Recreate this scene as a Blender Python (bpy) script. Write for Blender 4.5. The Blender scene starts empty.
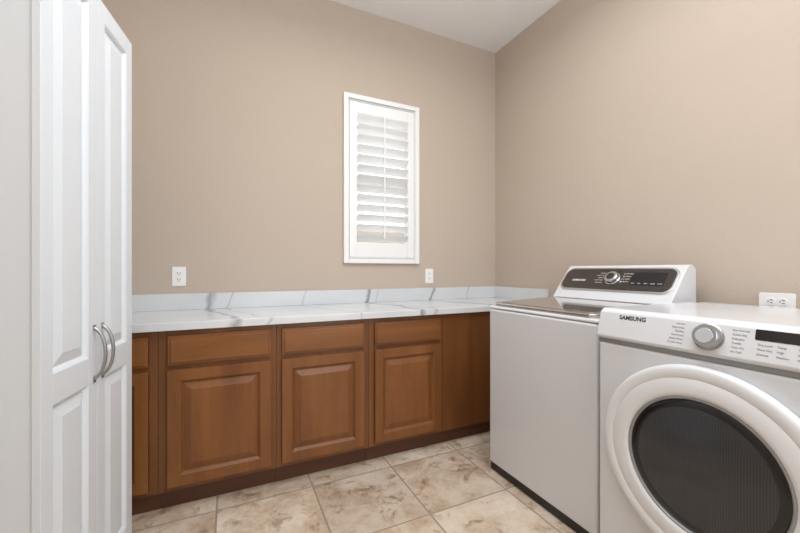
import bpy, bmesh, math, random
from mathutils import Vector, Matrix
random.seed(3)
S=bpy.context.scene
S.view_settings.view_transform='Standard'
COL=S.collection

# ---------------- materials ----------------
def newmat(name):
    m=bpy.data.materials.new(name); m.use_nodes=True
    nt=m.node_tree; b=nt.nodes['Principled BSDF']
    return m,nt,b
def pbr(name,col,rough=.5,metal=0,coat=0,bump=None,spec=.5,var=0.0,emit=None):
    m,nt,b=newmat(name)
    b.inputs['Base Color'].default_value=(*col,1)
    b.inputs['Roughness'].default_value=rough
    b.inputs['Metallic'].default_value=metal
    b.inputs['Coat Weight'].default_value=coat
    b.inputs['Coat Roughness'].default_value=.05
    b.inputs['Specular IOR Level'].default_value=spec
    if emit:
        b.inputs['Emission Color'].default_value=(*col,1); b.inputs['Emission Strength'].default_value=emit
    tc=nt.nodes.new('ShaderNodeTexCoord')
    n=nt.nodes.new('ShaderNodeTexNoise'); n.inputs['Scale'].default_value=bump[0] if bump else 4
    n.inputs['Detail'].default_value=3
    nt.links.new(tc.outputs['Object'],n.inputs['Vector'])
    if bump:
        bp=nt.nodes.new('ShaderNodeBump'); bp.inputs['Strength'].default_value=bump[1]; bp.inputs['Distance'].default_value=bump[2]
        nt.links.new(n.outputs['Fac'],bp.inputs['Height']); nt.links.new(bp.outputs['Normal'],b.inputs['Normal'])
    else:
        mr=nt.nodes.new('ShaderNodeMapRange')
        mr.inputs['To Min'].default_value=max(0,rough-.03); mr.inputs['To Max'].default_value=rough+.03
        nt.links.new(n.outputs['Fac'],mr.inputs['Value']); nt.links.new(mr.outputs['Result'],b.inputs['Roughness'])
    return m
def ramp(nt,stops):
    r=nt.nodes.new('ShaderNodeValToRGB'); e=r.color_ramp.elements
    while len(e)<len(stops): e.new(.5)
    for i,(p,c) in enumerate(stops):
        e[i].position=p; e[i].color=(*c,1)
    return r
def wood(name,grain,dark,light,rough=.33):
    m,nt,b=newmat(name); L=nt.links.new
    tc=nt.nodes.new('ShaderNodeTexCoord'); mp=nt.nodes.new('ShaderNodeMapping')
    oi=nt.nodes.new('ShaderNodeObjectInfo')
    sc={'z':(9,9,.9),'x':(.9,9,9)}[grain]
    mp.inputs['Scale'].default_value=sc
    L(tc.outputs['Object'],mp.inputs['Vector'])
    mul=nt.nodes.new('ShaderNodeMath'); mul.operation='MULTIPLY'; mul.inputs[1].default_value=37
    L(oi.outputs['Random'],mul.inputs[0])
    cb=nt.nodes.new('ShaderNodeVectorMath'); cb.operation='ADD'
    L(mp.outputs['Vector'],cb.inputs[0]); L(mul.outputs[0],cb.inputs[1])
    n=nt.nodes.new('ShaderNodeTexNoise'); n.inputs['Scale'].default_value=1.1; n.inputs['Detail'].default_value=3; n.inputs['Distortion'].default_value=.3
    L(cb.outputs[0],n.inputs['Vector'])
    n2=nt.nodes.new('ShaderNodeTexNoise'); n2.inputs['Scale'].default_value=11; n2.inputs['Detail'].default_value=4
    L(cb.outputs[0],n2.inputs['Vector'])
    a=nt.nodes.new('ShaderNodeMath'); a.operation='MULTIPLY_ADD'; a.inputs[1].default_value=.3
    L(n2.outputs['Fac'],a.inputs[0]); L(n.outputs['Fac'],a.inputs[2])
    r=ramp(nt,[(.36,dark),(.95,light)])
    L(a.outputs[0],r.inputs['Fac']); L(r.outputs['Color'],b.inputs['Base Color'])
    b.inputs['Roughness'].default_value=rough
    return m

M={}
M['wall']=pbr('painted_wall',(.545,.460,.384),.75,bump=(90,.22,.004),spec=.3)
M['ceil']=pbr('ceiling_paint',(.86,.86,.855),.85,bump=(70,.15,.004),spec=.2)
M['white']=pbr('white_enamel',(.69,.71,.74),.22,coat=.3)
M['whitep']=pbr('white_plastic',(.75,.77,.79),.35)
M['shut']=pbr('white_shutter_paint',(.88,.89,.89),.4)
M['tall']=pbr('white_thermofoil',(.71,.755,.80),.38)
M['outlet']=pbr('outlet_plastic',(.9,.9,.9),.35)
M['black']=pbr('black_plastic',(.012,.012,.014),.4)
M['ink']=pbr('dark_print',(.03,.03,.035),.5)
M['inkg']=pbr('grey_print',(.22,.22,.23),.5)
M['inkw']=pbr('pale_print',(.75,.75,.75),.5)
M['screen']=pbr('display_glass',(.008,.009,.012),.08,coat=.5)
M['silver']=pbr('satin_silver',(.70,.70,.71),.25,metal=1)
M['nickel']=pbr('brushed_nickel',(.40,.40,.40),.33,metal=1)
M['greyt']=pbr('grey_trim',(.33,.34,.35),.35,metal=.4)
M['brnpanel']=pbr('bronze_console',(.075,.066,.062),.16,metal=.55,coat=.6)
M['lidglass']=pbr('tinted_lid_glass',(.40,.37,.35),.06,metal=.6,coat=1)
M['doorglass2']=pbr('smoked_door_rim',(.006,.006,.008),.2,coat=.2)
m,nt,b=newmat('smoked_door_glass'); L=nt.links.new
tc=nt.nodes.new('ShaderNodeTexCoord'); sx=nt.nodes.new('ShaderNodeSeparateXYZ'); L(tc.outputs['Object'],sx.inputs[0])
cbx=nt.nodes.new('ShaderNodeCombineXYZ'); L(sx.outputs[0],cbx.inputs[0]); L(sx.outputs[2],cbx.inputs[1])
vo=nt.nodes.new('ShaderNodeTexVoronoi'); vo.inputs['Scale'].default_value=150; vo.inputs['Randomness'].default_value=0; L(cbx.outputs[0],vo.inputs['Vector'])
rd=ramp(nt,[(.22,(.045,.047,.052)),(.34,(.024,.025,.029))]); L(vo.outputs['Distance'],rd.inputs['Fac'])
L(rd.outputs['Color'],b.inputs['Base Color']); b.inputs['Roughness'].default_value=.12; b.inputs['Specular IOR Level'].default_value=.6
M['doorglass']=m
M['wz']=wood('stained_wood_vertical','z',(.140,.047,.0115),(.262,.102,.027))
M['wx']=wood('stained_wood_horizontal','x',(.140,.047,.0115),(.262,.102,.027))
M['wframe']=wood('stained_wood_frame','z',(.115,.039,.010),(.22,.084,.023))
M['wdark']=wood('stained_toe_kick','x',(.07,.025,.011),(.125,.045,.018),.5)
M['fill_glow']=pbr('fill_diffuser',(1,.97,.92),.5,emit=4)  # glow for the added ceiling fixture
M['alum']=pbr('window_vinyl',(.6,.6,.58),.5)
M['ext']=pbr('exterior_stucco',(.30,.25,.20),.9,bump=(30,.5,.01))
M['gnd']=pbr('exterior_gravel',(.38,.33,.27),.95,bump=(60,.6,.02))
m,nt,b=newmat('clear_glass'); nt.nodes.remove(b)
tr=nt.nodes.new('ShaderNodeBsdfTransparent'); gl=nt.nodes.new('ShaderNodeBsdfGlossy'); gl.inputs['Roughness'].default_value=.02
mxs=nt.nodes.new('ShaderNodeMixShader'); mxs.inputs[0].default_value=.06
nt.links.new(tr.outputs[0],mxs.inputs[1]); nt.links.new(gl.outputs[0],mxs.inputs[2]); nt.links.new(mxs.outputs[0],nt.nodes['Material Output'].inputs[0])
M['glass']=m
def helpers(nt):
    L=nt.links.new
    def vm(op,a=None,b_=None,c=None):
        x=nt.nodes.new('ShaderNodeVectorMath'); x.operation=op
        for i,v in enumerate((a,b_,c)):
            if v is None: continue
            if isinstance(v,tuple): x.inputs[i].default_value=v
            else: L(v,x.inputs[i])
        return x.outputs['Value'] if op=='DOT_PRODUCT' else x.outputs[0]
    def mt(op,a=None,b_=None,c=None):
        x=nt.nodes.new('ShaderNodeMath'); x.operation=op
        for i,v in enumerate((a,b_,c)):
            if v is None: continue
            if isinstance(v,(int,float)): x.inputs[i].default_value=v
            else: L(v,x.inputs[i])
        return x.outputs[0]
    return vm,mt
# quartz with a few bold diagonal veins and faint hairlines
m,nt,b=newmat('white_quartz'); L=nt.links.new; vm,mt=helpers(nt)
g=nt.nodes.new('ShaderNodeNewGeometry'); P=g.outputs['Position']
n=nt.nodes.new('ShaderNodeTexNoise'); n.inputs['Scale'].default_value=3.2; n.inputs['Detail'].default_value=5; n.inputs['Roughness'].default_value=.5; L(P,n.inputs['Vector'])
nw=nt.nodes.new('ShaderNodeTexNoise'); nw.inputs['Scale'].default_value=7; nw.inputs['Detail'].default_value=3; L(vm('ADD',P,(5,3,1)),nw.inputs['Vector'])
f=mt('ADD',vm('DOT_PRODUCT',vm('SUBTRACT',P,(0,2.6,.9)),(1,.35,-.3)),mt('MULTIPLY_ADD',n.outputs['Fac'],.22,-.11))
tot=None
for fi,wd,st in ((-.14,.030,.75),(-.03,.010,.5),(.47,.010,.35),(.94,.030,1.0),(1.02,.010,.5),(1.50,.028,.9),(1.86,.012,.5)):
    d=mt('ABSOLUTE',mt('SUBTRACT',f,fi))
    wv=mt('MULTIPLY',mt('MULTIPLY_ADD',nw.outputs['Fac'],1.6,.1),wd)
    k=nt.nodes.new('ShaderNodeMath'); k.operation='SUBTRACT'; k.use_clamp=True; k.inputs[0].default_value=1; L(mt('DIVIDE',d,wv),k.inputs[1])
    v=mt('MULTIPLY',k.outputs[0],st)
    tot=v if tot is None else mt('MAXIMUM',tot,v)
mx=nt.nodes.new('ShaderNodeMix'); mx.data_type='RGBA'; L(tot,mx.inputs[0]); mx.inputs[6].default_value=(.70,.725,.745,1); mx.inputs[7].default_value=(.26,.275,.29,1)
n2=nt.nodes.new('ShaderNodeTexNoise'); n2.inputs['Scale'].default_value=2.2; n2.inputs['Detail'].default_value=6; L(P,n2.inputs['Vector'])
rr=ramp(nt,[(.35,(.90,.91,.92)),(.6,(1,1,1))]); L(n2.outputs['Fac'],rr.inputs['Fac'])
m2=nt.nodes.new('ShaderNodeMix'); m2.data_type='RGBA'; m2.blend_type='MULTIPLY'; m2.inputs[0].default_value=1
L(mx.outputs[2],m2.inputs[6]); L(rr.outputs['Color'],m2.inputs[7])
L(m2.outputs[2],b.inputs['Base Color']); b.inputs['Roughness'].default_value=.2
M['marble']=m
# floor
m,nt,b=newmat('travertine_tile'); L=nt.links.new; vm,mt=helpers(nt)
T=.46
g=nt.nodes.new('ShaderNodeNewGeometry')
p=vm('DIVIDE',vm('ADD',g.outputs['Position'],(.055+T*10,-1.50+T*10,0)),(T,T,1))
fl=vm('FLOOR',p); fr=vm('FRACTION',p)
wn=nt.nodes.new('ShaderNodeTexWhiteNoise'); wn.noise_dimensions='3D'; L(vm('MULTIPLY',fl,(1,1,0)),wn.inputs['Vector'])
off=vm('ADD',g.outputs['Position'],vm('MULTIPLY',wn.outputs['Color'],(9,9,9)))
n=nt.nodes.new('ShaderNodeTexNoise'); n.inputs['Scale'].default_value=4.5; n.inputs['Detail'].default_value=9; n.inputs['Roughness'].default_value=.7; n.inputs['Distortion'].default_value=.3
L(off,n.inputs['Vector'])
r=ramp(nt,[(.30,(.39,.275,.19)),(.43,(.55,.43,.32)),(.53,(.66,.555,.44)),(.68,(.75,.67,.57))])
L(n.outputs['Fac'],r.inputs['Fac'])
n3=nt.nodes.new('ShaderNodeTexNoise'); n3.inputs['Scale'].default_value=11; n3.inputs['Detail'].default_value=7; n3.inputs['Roughness'].default_value=.65; n3.inputs['Distortion'].default_value=.5; L(off,n3.inputs['Vector'])
r3=ramp(nt,[(.34,(.48,.42,.36)),(.41,(.82,.77,.73)),(.46,(1,1,1))]); L(n3.outputs['Fac'],r3.inputs['Fac'])
mx=nt.nodes.new('ShaderNodeMix'); mx.data_type='RGBA'; mx.blend_type='MULTIPLY'; mx.inputs[0].default_value=.85
L(r.outputs['Color'],mx.inputs[6]); L(r3.outputs['Color'],mx.inputs[7])
tint=mt('MULTIPLY_ADD',wn.outputs['Value'],.18,.86)
tv=nt.nodes.new('ShaderNodeVectorMath'); tv.operation='SCALE'; L(mx.outputs[2],tv.inputs[0]); L(tint,tv.inputs['Scale'])
sep=nt.nodes.new('ShaderNodeSeparateXYZ'); L(fr,sep.inputs[0])
def edge(o): return mt('MINIMUM',o,mt('SUBTRACT',1,o))
e=mt('MINIMUM',edge(sep.outputs[0]),edge(sep.outputs[1]))
gm=nt.nodes.new('ShaderNodeMapRange'); gm.inputs['From Min'].default_value=.007; gm.inputs['From Max'].default_value=.011; L(e,gm.inputs['Value'])
mg=nt.nodes.new('ShaderNodeMix'); mg.data_type='RGBA'; L(gm.outputs['Result'],mg.inputs[0]); mg.inputs[6].default_value=(.35,.29,.23,1); L(tv.outputs[0],mg.inputs[7])
L(mg.outputs[2],b.inputs['Base Color']); b.inputs['Roughness'].default_value=.42
bp=nt.nodes.new('ShaderNodeBump'); bp.inputs['Strength'].default_value=.5; bp.inputs['Distance'].default_value=.003
L(gm.outputs['Result'],bp.inputs['Height']); L(bp.outputs['Normal'],b.inputs['Normal'])
M['floor']=m

# ---------------- geometry helpers ----------------
def bx(bm,x0,x1,y0,y1,z0,z1,mi=0):
    vs=[bm.verts.new((x,y,z)) for z in (z0,z1) for y in (y0,y1) for x in (x0,x1)]
    for f in ((0,2,3,1),(4,5,7,6),(0,1,5,4),(2,6,7,3),(0,4,6,2),(1,3,7,5)):
        fc=bm.faces.new([vs[i] for i in f]); fc.material_index=mi
def finish(name,bm,mats,parent=None,bevel=0,seg=2,smooth=False,angle=35,flat=False):
    bmesh.ops.recalc_face_normals(bm,faces=bm.faces)
    xs=[v.co for v in bm.verts]
    lo=Vector([min(c[i] for c in xs) for i in range(3)]); hi=Vector([max(c[i] for c in xs) for i in range(3)])
    c=(lo+hi)/2
    if parent is None: c.z=lo.z
    bmesh.ops.translate(bm,verts=bm.verts,vec=-c)
    me=bpy.data.meshes.new(name); bm.to_mesh(me); bm.free()
    for q in (mats if isinstance(mats,list) else [mats]): me.materials.append(q)
    o=bpy.data.objects.new(name,me); COL.objects.link(o)
    if parent is not None:
        o.parent=parent
        po=parent.get('_o',[0,0,0]); o.location=c-Vector(po)
    else: o.location=c
    o['_o']=list(c)
    if bevel:
        md=o.modifiers.new('bevel','BEVEL'); md.width=bevel; md.segments=seg; md.limit_method='ANGLE'; md.angle_limit=math.radians(angle); md.harden_normals=False
    if (smooth or bevel) and not flat:
        for pz in me.polygons: pz.use_smooth=True
        if bevel: o.modifiers.new('wn','WEIGHTED_NORMAL')
        else: me.set_sharp_from_angle(angle=math.radians(angle))
    return o
def root(name,loc,label,cat,rot=0,local=False):
    e=bpy.data.objects.new(name,None); COL.objects.link(e); e.location=loc; e.empty_display_size=.1
    e.rotation_euler=(0,0,rot)
    e['_o']=[0,0,0] if local else list(loc)
    e['label']=label; e['category']=cat
    return e
def box(name,x0,x1,y0,y1,z0,z1,mat,parent=None,bevel=0,seg=2):
    bm=bmesh.new(); bx(bm,x0,x1,y0,y1,z0,z1); return finish(name,bm,mat,parent,bevel,seg)
def struct(o,label=None):
    o['kind']='structure'
    if label: o['label']=label
    return o
def extrude_profile(bm,pts,x0,x1,mi=0):
    a=[bm.verts.new((x0,y,z)) for y,z in pts]; b_=[bm.verts.new((x1,y,z)) for y,z in pts]
    n=len(pts)
    bm.faces.new(a).material_index=mi; bm.faces.new(b_[::-1]).material_index=mi
    for i in range(n): bm.faces.new((a[i],a[(i+1)%n],b_[(i+1)%n],b_[i])).material_index=mi
def rrect(bm,w,h,r,t,mat4,mi=0,n=8):
    pts=[]
    for cx,cz,a0 in ((w/2-r,h/2-r,0),(-w/2+r,h/2-r,90),(-w/2+r,-h/2+r,180),(w/2-r,-h/2+r,270)):
        for i in range(n+1):
            a=math.radians(a0+90*i/n); pts.append((cx+r*math.cos(a),cz+r*math.sin(a)))
    f=[bm.verts.new(mat4@Vector((x,-t,z))) for x,z in pts]; k=[bm.verts.new(mat4@Vector((x,0,z))) for x,z in pts]
    bm.faces.new(f).material_index=mi; bm.faces.new(k[::-1]).material_index=mi
    for i in range(len(pts)):
        j=(i+1)%len(pts); bm.faces.new((f[i],k[i],k[j],f[j])).material_index=mi
def lathe(bm,prof,mat4,seg=64,mis=None,capend=True):
    rings=[]
    for r_,y in prof:
        if r_<1e-6: rings.append([bm.verts.new(mat4@Vector((0,y,0)))]); continue
        rings.append([bm.verts.new(mat4@Vector((r_*math.cos(2*math.pi*i/seg),y,r_*math.sin(2*math.pi*i/seg)))) for i in range(seg)])
    for k in range(len(rings)-1):
        A,B=rings[k],rings[k+1]; mi=mis[k] if mis else 0
        for i in range(seg):
            j=(i+1)%seg
            if len(B)==1: f=bm.faces.new((A[i],A[j],B[0]))
            elif len(A)==1: f=bm.faces.new((A[0],B[j],B[i]))
            else: f=bm.faces.new((A[i],A[j],B[j],B[i]))
            f.material_index=mi
def text_bm(bm,body,size,mat4,align='LEFT',ext=.0003,bold=0,mi=0):
    cu=bpy.data.curves.new('t','FONT'); cu.body=body; cu.size=size; cu.extrude=ext; cu.align_x=align; cu.offset=bold; cu.resolution_u=3
    o=bpy.data.objects.new('t',cu); COL.objects.link(o)
    dg=bpy.context.evaluated_depsgraph_get(); me=bpy.data.meshes.new_from_object(o.evaluated_get(dg))
    me.transform(mat4@Matrix.Rotation(math.pi/2,4,'X'))
    n0=len(bm.faces); bm.from_mesh(me); bm.faces.ensure_lookup_table()
    for f in bm.faces[n0:]: f.material_index=mi
    bpy.data.objects.remove(o); bpy.data.meshes.remove(me)
def panel_door(bm,x0,x1,z0,z1,y,t,st,panels,raise_=.006,slope=.028,groove=.008,lip=.010):
    bx(bm,x0,x1,y+groove,y+t,z0,z1)
    bx(bm,x0,x0+st,y,y+groove+.001,z0,z1); bx(bm,x1-st,x1,y,y+groove+.001,z0,z1)
    zs=[z0]+[v for p_ in panels for v in p_]+[z1]
    for i in range(0,len(zs),2): bx(bm,x0+st,x1-st,y,y+groove+.001,zs[i],zs[i+1])
    for a,c in panels:
        X0,X1=x0+st,x1-st
        loops=[(0,y+.0008),(lip*.5,y+groove*.35),(lip,y+groove-.0004),(lip+.006,y+groove-.0004),(lip+.0065,y+groove-.0025),(lip+slope,y+groove-raise_+.001),(lip+slope+.0012,y+groove-raise_),(lip+slope+.003,y+groove-raise_)]
        prev=None
        for ins,yy in loops:
            cur=[bm.verts.new(q) for q in ((X0+ins,yy,a+ins),(X1-ins,yy,a+ins),(X1-ins,yy,c-ins),(X0+ins,yy,c-ins))]
            if prev:
                for i in range(4): bm.faces.new((prev[i],prev[(i+1)%4],cur[(i+1)%4],cur[i]))
            prev=cur
        bm.faces.new(prev)

# ---------------- room ----------------
XL,XR,YF,YB,H=-.95,2.2,-1.5,2.63,3.14
W=.15
struct(box('floor',XL-W,XR+W,YF-W,YB+W,-.1,0,M['floor']),'beige mottled stone tile floor with thin grout')
struct(box('ceiling',XL-W,XR+W,YF-W,YB+W,H,H+.1,M['ceil']),'smooth white painted ceiling')
hx0,hx1,hz0,hz1=.80,1.37,1.245,2.445
bm=bmesh.new()
bx(bm,XL-W,hx0,YB,YB+W,0,H); bx(bm,hx1,XR+W,YB,YB+W,0,H); bx(bm,hx0,hx1,YB,YB+W,0,hz0); bx(bm,hx0,hx1,YB,YB+W,hz1,H)
struct(finish('wall_back',bm,M['wall']),'beige painted wall with a narrow window opening')
struct(box('wall_right',XR,XR+W,YF,YB,0,H,M['wall']),'beige painted wall behind the laundry machines')
struct(box('wall_left',XL-W,XL,YF,YB,0,H,M['wall']),'beige painted side wall')
struct(box('wall_front',XL-W,XR+W,YF-W,YF,0,H,M['wall']),'beige painted end wall')

bm=bmesh.new(); wy0,wy1=2.71,2.755; fw=.035
bx(bm,hx0,hx0+fw,wy0,wy1,hz0,hz1); bx(bm,hx1-fw,hx1,wy0,wy1,hz0,hz1)
bx(bm,hx0+fw,hx1-fw,wy0,wy1,hz0,hz0+fw); bx(bm,hx0+fw,hx1-fw,wy0,wy1,hz1-fw,hz1)
bx(bm,hx0+fw,hx1-fw,wy0,wy1,1.83,1.865)
w=struct(finish('window_1',bm,M['alum'],None,.002),'narrow vinyl framed window behind white shutters')
box('window_pane',hx0+fw,hx1-fw,2.728,2.733,hz0+fw,hz1-fw,M['glass'],w)

r_=root('window_shutter',(1.084,2.61,1.21),'white plantation shutter with open tilted louvers on the window','window shutter')
bm=bmesh.new()
def ring(bm,x0,x1,z0,z1,wd,y0,y1):
    bx(bm,x0,x0+wd,y0,y1,z0,z1); bx(bm,x1-wd,x1,y0,y1,z0,z1)
    bx(bm,x0+wd,x1-wd,y0,y1,z0,z0+wd); bx(bm,x0+wd,x1-wd,y0,y1,z1-wd,z1)
ring(bm,.768,1.402,1.21,2.482,.036,2.604,2.6295)
ring(bm,.803,1.367,1.248,2.442,.008,2.612,2.66)
finish('frame',bm,M['shut'],r_,.004,2)
px0,px1,pz0,pz1=.814,1.356,1.259,2.431
sx0,sx1=px0+.058,px1-.058; sz0,sz1=1.371,2.349
bm=bmesh.new()
bx(bm,px0,sx0,2.615,2.643,pz0,pz1); bx(bm,sx1,px1,2.615,2.643,pz0,pz1)
bx(bm,sx0,sx1,2.616,2.642,pz0,sz0); bx(bm,sx0,sx1,2.616,2.642,sz1,pz1)
panel=finish('shutter_panel',bm,M['shut'],r_,.002,2)
NL=13; pitch=(sz1-sz0)/NL; th=math.radians(32)
bm=bmesh.new()
for k in range(NL):
    zc=sz0+pitch*(k+.5); pts=[]
    for i in range(16):
        a=2*math.pi*i/16; yy=.044*math.cos(a); zz=.0055*math.sin(a)
        pts.append((2.629+yy*math.cos(th)+zz*math.sin(th), zc-yy*math.sin(th)+zz*math.cos(th)))
    extrude_profile(bm,pts,sx0+.001,sx1-.001)
finish('louvers',bm,M['shut'],panel,0,smooth=True)
cx=(sx0+sx1)/2
box('tilt_rod',cx-.006,cx+.006,2.578,2.590,sz0+.03,sz1-.01,M['shut'],panel,.002)

struct(box('trim_1',-8,10,2.8,12,-.15,-.05,M['gnd']),'gravel side yard outside the window')
struct(box('trim_2',-8,10,6.0,6.2,-.05,1.95,M['ext']),'tan stucco boundary wall in the yard')

# ---------------- base cabinets ----------------
YFACE=2.04; YDOOR=2.02
def base_cab(x0,x1,doorx,label,drawerx=None,plain=False):
    r_=root('base_cabinet',((x0+x1)/2,(YFACE+2.625)/2,0),label,'cabinet')
    g_=.0006
    x0+=g_;x1-=g_
    bm=bmesh.new()
    bx(bm,x0,x0+.018,YFACE+.02,2.625,.1,.872); bx(bm,x1-.018,x1,YFACE+.02,2.625,.1,.872)
    bx(bm,x0+.018,x1-.018,YFACE+.02,2.625,.1,.118); bx(bm,x0+.018,x1-.018,2.61,2.625,.118,.872)
    if plain: bx(bm,x0,x1,YFACE,YFACE+.02,.1,.872)
    else:
        s=.035
        bx(bm,x0,x0+s,YFACE,YFACE+.02,.1,.872); bx(bm,x1-s,x1,YFACE,YFACE+.02,.1,.872)
        bx(bm,x0+s,x1-s,YFACE,YFACE+.02,.1,.14); bx(bm,x0+s,x1-s,YFACE,YFACE+.02,.83,.872); bx(bm,x0+s,x1-s,YFACE,YFACE+.02,.672,.712)
    finish('body',bm,M['wframe'],r_,.0008,1)
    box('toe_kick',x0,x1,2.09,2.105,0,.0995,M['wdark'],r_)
    if doorx:
        bm=bmesh.new(); panel_door(bm,doorx[0],doorx[1],.125,.682,YDOOR,.0195,.052,[(.177,.630)],raise_=.012,slope=.034,groove=.014,lip=.012)
        finish('door',bm,M['wz'],r_,.0018,2,flat=True)
        dx=drawerx or doorx
        bm=bmesh.new(); bx(bm,dx[0],dx[1],YDOOR+.006,YFACE-.0005,.705,.845); bx(bm,dx[0]+.012,dx[1]-.012,YDOOR,YDOOR+.007,.717,.833)
        finish('drawer',bm,M['wx'],r_,.003,2)
    return r_
lab='brown stained wooden base cabinet with raised panel door and drawer'
base_cab(-.83,-.304,(-.795,-.341),'brown wooden base cabinet partly hidden behind the tall white cabinet')
base_cab(-.304,.228,(-.266,.200),lab)
base_cab(.228,.753,(.256,.719),lab)
base_cab(.753,1.27,(.788,1.248),lab)
base_cab(1.27,2.195,None,'brown stained wooden corner cabinet with plain front next to washer',plain=True)

ct=root('countertop',(.63,2.32,.872),'long white quartz countertop with grey veins over wooden cabinets','countertop')
box('slab',XL+.002,XR-.002,2.01,2.628,.8725,.911,M['marble'],ct,.003,2)
box('backsplash',XL+.002,XR-.023,2.608,2.6285,.9115,1.013,M['marble'],ct,.0015,2)
box('side_splash',XR-.022,XR-.0015,2.01,2.6285,.9115,1.013,M['marble'],ct,.0015,2)

# ---------------- tall cabinet ----------------
ang=math.atan2(.99,.141)
tc_=root('tall_cabinet',(-.459,1.302,0),'tall white double door pantry cabinet with grey bow handles','cabinet',ang,True)
TW=.593; TD=.40
bm=bmesh.new()
bx(bm,0,.016,.021,TD,0,2.12); bx(bm,TW-.016,TW,.021,TD,0,2.12); bx(bm,.016,TW-.016,.021,TD,2.104,2.12); bx(bm,.016,TW-.016,.03,TD,.0,.03)
bx(bm,.016,TW-.016,TD-.006,TD,.03,2.104); bx(bm,.016,TW-.016,.025,TD-.006,1.05,1.066)
finish('body',bm,M['tall'],tc_,.001,1)
for i,(a,c) in enumerate(((-.006,TW/2-.0015),(TW/2+.0015,TW-.001))):
    bm=bmesh.new(); panel_door(bm,a,c,.03,2.122,0,.0195,.055,[(.10,.775),(.865,2.055)],raise_=.011,slope=.034,groove=.013,lip=.012)
    d=finish('door',bm,M['tall'],tc_,.003,3,flat=True)
    hx=TW/2-.022 if i==0 else TW/2+.036
    z0h,z1h=.785,.962
    cu=bpy.data.curves.new('h','CURVE'); cu.dimensions='3D'; cu.bevel_depth=.0055; cu.bevel_resolution=4; cu.use_fill_caps=True
    sp=cu.splines.new('BEZIER'); P=[(hx,.001,z0h),(hx,-.034,(z0h+z1h)/2),(hx,.001,z1h)]; sp.bezier_points.add(2)
    for bp_,co in zip(sp.bezier_points,P): bp_.co=co
    b0,b1,b2=sp.bezier_points; zm=(z0h+z1h)/2
    b0.handle_left=(hx,.01,z0h-.005); b0.handle_right=(hx,-.022,z0h+.012)
    b1.handle_left=(hx,-.034,zm-.04); b1.handle_right=(hx,-.034,zm+.04)
    b2.handle_left=(hx,-.022,z1h-.012); b2.handle_right=(hx,.01,z1h+.005)
    o=bpy.data.objects.new('h',cu); COL.objects.link(o)
    me=bpy.data.meshes.new_from_object(o.evaluated_get(bpy.context.evaluated_depsgraph_get())); bpy.data.objects.remove(o)
    bm=bmesh.new(); bm.from_mesh(me)
    for zz in (z0h,z1h): bx(bm,hx-.007,hx+.007,-.004,.0,zz-.01,zz+.01)
    h=finish('handle',bm,M['nickel'],d,0,smooth=True); h['label']='curved brushed nickel bow handle'

# ---------------- outlets ----------------
def outlet(loc,rot,label,land=False):
    r_=root('wall_outlet',loc,label,'wall outlet',rot,True)
    R=Matrix.Rotation(math.pi/2,4,'Y') if land else Matrix.Identity(4)
    bm=bmesh.new(); rrect(bm,.074,.12,.006,.005,R); finish('cover_plate',bm,M['outlet'],r_,.0015,2)
    for s in (-1,1):
        T_=R@Matrix.Translation((0,-.005,s*.0195))
        bm=bmesh.new(); rrect(bm,.034,.029,.011,.0025,T_); rc=finish('receptacle',bm,M['outlet'],r_,.0005,1)
        bm=bmesh.new()
        for dx,hh in ((-.0065,.010),(.0065,.008)):
            rrect(bm,.0030,hh,.0008,.0006,T_@Matrix.Translation((dx,-.0025,.003)),n=2)
        rrect(bm,.005,.005,.0024,.0006,T_@Matrix.Translation((0,-.0025,-.0075)),n=4)
        finish('slots',bm,M['black'],rc)
    return r_
outlet((-.282,YB,1.12),0,'white duplex outlet above the countertop near tall cabinet')
outlet((1.505,YB,1.11),0,'white duplex outlet above the countertop below window')
outlet((XR,.745,1.02),-math.pi/2,'white outlet mounted sideways just above the dryer',True)

# ---------------- washer ----------------
def I(x,y,z): return Matrix.Translation((x,y,z))
ws=root('washing_machine',(1.377,1.70,0),'white top loading washing machine with bronze console and glass lid','washing machine',-math.pi/2,True)
bm=bmesh.new(); bx(bm,0,.69,0,.735,.045,.935)
finish('body',bm,M['white'],ws,.012,4)
bm=bmesh.new(); bx(bm,.008,.682,.006,.72,.008,.047)
for fx in (.05,.64):
    for fy in (.06,.67): lathe(bm,[(0,0),(.02,0),(.02,.014),(0,.014)],I(fx,fy,0)@Matrix.Rotation(math.pi/2,4,'X'),16)
finish('base',bm,M['black'],ws)
bm=bmesh.new()
extrude_profile(bm,[(.004,.9365),(.002,.947),(.012,.955),(.50,.975),(.545,1.035),(.655,1.172),(.675,1.187),(.705,1.187),(.735,1.165),(.735,.9365)],.0,.69)
finish('console_housing',bm,M['white'],ws,.008,3,angle=25)
tilt=math.atan2(.02,.488)
LT=I(.345,.262,.9665)@Matrix.Rotation(tilt,4,'X')@Matrix.Rotation(-math.pi/2,4,'X')
bm=bmesh.new(); rrect(bm,.645,.50,.03,.016,LT)
lid=finish('lid',bm,M['silver'],ws,.005,3)
bm=bmesh.new(); rrect(bm,.585,.40,.02,.0025,LT@I(0,-.016,-.022))
finish('lid_glass',bm,M['lidglass'],lid,.001,2)
bm=bmesh.new(); rrect(bm,.58,.018,.006,.004,LT@I(0,-.016,.222)); finish('lid_grip',bm,M['silver'],lid,.0015,2)
phi=-math.atan2(.110,.137)
CM=I(.345,.600,1.1035)@Matrix.Rotation(phi,4,'X')
bm=bmesh.new(); rrect(bm,.660,.168,.05,.007,CM); cp=finish('control_panel',bm,M['silver'],ws,.002,3)
bm=bmesh.new(); rrect(bm,.640,.146,.042,.0025,CM@I(0,-.007,0)); fp=finish('fascia',bm,M['brnpanel'],cp,.001,2)
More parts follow.
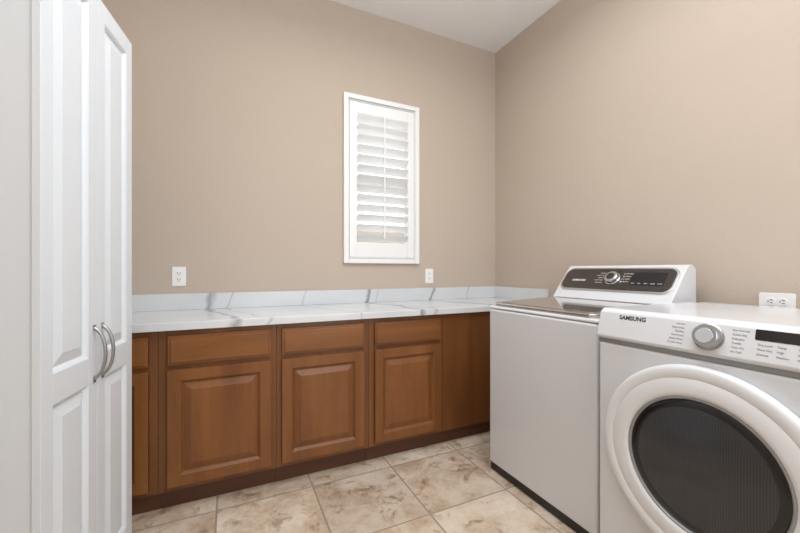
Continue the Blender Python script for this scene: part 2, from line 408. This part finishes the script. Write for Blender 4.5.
bm=bmesh.new(); lathe(bm,[(.042,-.0095),(.042,-.014),(.038,-.017),(.036,-.034),(.031,-.038),(.0,-.038)],CM@I(.005,0,.0),48)
finish('knob',bm,M['silver'],cp,0,smooth=True)
bm=bmesh.new(); lathe(bm,[(.022,-.0383),(.021,-.0395),(0,-.0395)],CM@I(.005,0,0),40); finish('knob_cap',bm,M['brnpanel'],cp,0,smooth=True)
bm=bmesh.new(); rrect(bm,.17,.085,.006,.0015,CM@I(.195,-.0095,.005)); finish('display',bm,M['screen'],cp)
bm=bmesh.new(); text_bm(bm,'SAMSUNG',.020,CM@I(-.255,-.0098,-.02),bold=.0004); finish('logo',bm,M['inkw'],cp)
bm=bmesh.new()
for i,t in enumerate(['NORMAL','HEAVY DUTY','BEDDING','QUICK WASH','DELICATES']):
    text_bm(bm,t,.0085,CM@I(-.05,-.0098,.038-i*.017),'RIGHT')
finish('cycle_labels',bm,M['inkw'],cp)
bm=bmesh.new()
for i,t in enumerate(['ACTIVE WEAR','DEEP WASH','SELF CLEAN','RINSE+SPIN']):
    text_bm(bm,t,.0085,CM@I(.055,-.0098,.034-i*.018))
finish('cycle_labels',bm,M['inkw'],cp)
bm=bmesh.new()
for i in range(5): text_bm(bm,['TEMP','SOIL','SPIN','RINSE','START'][i],.008,CM@I(.195+(i-2)*.034,-.0115,-.03),'CENTER')
finish('option_labels',bm,M['inkw'],cp)

# ---------------- dryer ----------------
dr=root('clothes_dryer',(1.33,.972,0),'white front loading dryer with round smoked glass door','dryer',-math.pi/2,True)
bm=bmesh.new(); bx(bm,0,.69,0,.76,.03,.880); finish('body',bm,M['white'],dr,.014,4)
bm=bmesh.new(); bx(bm,.012,.678,.02,.74,.012,.032)
for fx in (.05,.64):
    for fy in (.07,.69): lathe(bm,[(0,0),(.02,0),(.02,.014),(0,.014)],I(fx,fy,0)@Matrix.Rotation(math.pi/2,4,'X'),16)
finish('base',bm,M['black'],dr)
bm=bmesh.new(); bx(bm,.003,.687,.001,.757,.8795,.8955); finish('trim_band',bm,M['greyt'],dr,.003,2)
bm=bmesh.new()
extrude_profile(bm,[(-.004,.895),(-.012,.905),(.012,.998),(.030,1.010),(.62,1.010),(.63,1.004),(.76,1.004),(.76,.895)],0,.69)
con=finish('control_panel',bm,M['white'],dr,.006,3,angle=25)
al=-math.atan2(.024,.093)
def CF(x,z): return I(x,-.012+(z-.905)*.258,z)@Matrix.Rotation(al,4,'X')
bm=bmesh.new(); lathe(bm,[(.0405,0),(.0405,-.004),(.037,-.006),(.0345,-.022),(.031,-.027),(0,-.027)],CF(.367,.955),64,mis=[0]*5)
finish('knob',bm,M['nickel'],con,0,smooth=True)
bm=bmesh.new(); lathe(bm,[(.0235,-.0265),(.0225,-.0285),(0,-.0285)],CF(.367,.955),48); finish('knob_cap',bm,M['silver'],con,0,smooth=True)
bm=bmesh.new(); rrect(bm,.19,.030,.003,.001,CF(.570,.979)); finish('display',bm,M['screen'],con)
bm=bmesh.new(); text_bm(bm,'SAMSUNG',.021,CF(.082,.975)@I(0,-.0003,0),bold=.0007); finish('logo',bm,M['ink'],con)
Lc=['Normal','Heavy Duty','Bedding','Perm Press','Active Wear','Wrinkle Away']
Rc=['Eco Normal','Quick Dry','Delicates','Towels','Time Dry','Air Fluff']
for cols,xx,alg in ((Lc,.300,'RIGHT'),(Rc,.424,'LEFT')):
    bm=bmesh.new()
    for i in range(6): text_bm(bm,cols[i],.0078,CF(xx,.982-i*.0122)@I(0,-.0003,0),alg)
    finish('cycle_labels',bm,M['inkg'],con)
for c0 in range(5):
    bm=bmesh.new()
    for r0,z0_ in enumerate((.950,.937,.924)):
        text_bm(bm,[['Dry Level','Temp','Time','Delay','Signal'],['More Dry','High','60','End','High'],['Normal','Medium','40','Steam','Low']][r0][c0],.0078,CF(.482+c0*.040,z0_)@I(0,-.0003,0))
    finish('option_labels',bm,M['inkg'],con)
DM=I(.355,0,.550)
bm=bmesh.new()
lathe(bm,[(.304,.0),(.311,-.004),(.312,-.020),(.310,-.027),(.305,-.031),(.298,-.033),(.274,-.034),(.272,-.0325),(.269,-.034),(.230,-.036),(.221,-.0345),(.215,-.030),(.209,-.019),(.199,-.017)],DM,128)
door=finish('door',bm,M['whitep'],dr,0,smooth=True,angle=50)
bm=bmesh.new(); lathe(bm,[(.2155,-.029),(.2145,-.0315),(.209,-.032),(.206,-.029),(.2055,-.024)],DM,96); finish('door_bezel',bm,M['greyt'],door,0,smooth=True)
bm=bmesh.new(); lathe(bm,[(.207,-.023),(.204,-.027),(.186,-.0295),(.181,-.029),(.12,-.033),(.06,-.0355),(0,-.0362)],DM,96,mis=[1,1,1,0,0,0]); finish('door_glass',bm,[M['doorglass'],M['doorglass2']],door,0,smooth=True,angle=60)

# ---------------- lights ----------------
cl=root('fill_fixture',(.75,.3,H),'added round ceiling fixture with white diffuser, out of view','ceiling light')  # unseen fixture added to go with the overhead fill
bm=bmesh.new(); lathe(bm,[(0,0),(.19,0),(.19,.035),(.17,.04),(.165,.03)],I(.75,.3,H-.0005)@Matrix.Rotation(-math.pi/2,4,'X'),48)
finish('rim',bm,M['silver'],cl,0,smooth=True)
bm=bmesh.new(); lathe(bm,[(.165,.03),(.15,.05),(.1,.068),(0,.078)],I(.75,.3,H-.0005)@Matrix.Rotation(-math.pi/2,4,'X'),48)
finish('fill_dome',bm,M['fill_glow'],cl,0,smooth=True)
def area(name,loc,rot,sx,sy,pw,col):
    l=bpy.data.lights.new(name,'AREA'); l.shape='RECTANGLE'; l.size=sx; l.size_y=sy; l.energy=pw; l.color=col
    o=bpy.data.objects.new(name,l); COL.objects.link(o); o.location=loc; o.rotation_euler=rot; return o
area('overhead_fill',(.75,.8,2.95),(0,0,0),1.5,1.8,36,(.97,.98,1))  # added soft overhead fill, larger than the fixture
area('rear_fill',(1.1,-1.38,1.6),(math.radians(86),0,math.radians(8)),1.8,2.2,34,(.88,.94,1))  # added fill from behind the camera; the end wall has no doorway
area('upward_fill',(.45,-.1,2.2),(math.pi,0,0),1.4,1.8,34,(.92,.965,1))  # added upward fill that brightens the ceiling, no real source

w=bpy.data.worlds.new('world'); S.world=w; w.use_nodes=True
bg=w.node_tree.nodes['Background']; bg.inputs[0].default_value=(.93,.97,1,1); bg.inputs[1].default_value=3.4

cam=bpy.data.cameras.new('camera'); co=bpy.data.objects.new('camera',cam); COL.objects.link(co)
co.location=(0,0,1.16); co.rotation_euler=(math.pi/2,0,-math.radians(25.2))
cam.sensor_width=36; cam.lens=36*363/800; cam.shift_y=3.5/800; cam.clip_start=.02
S.camera=co
for o in S.objects:
    if '_o' in o: del o['_o']
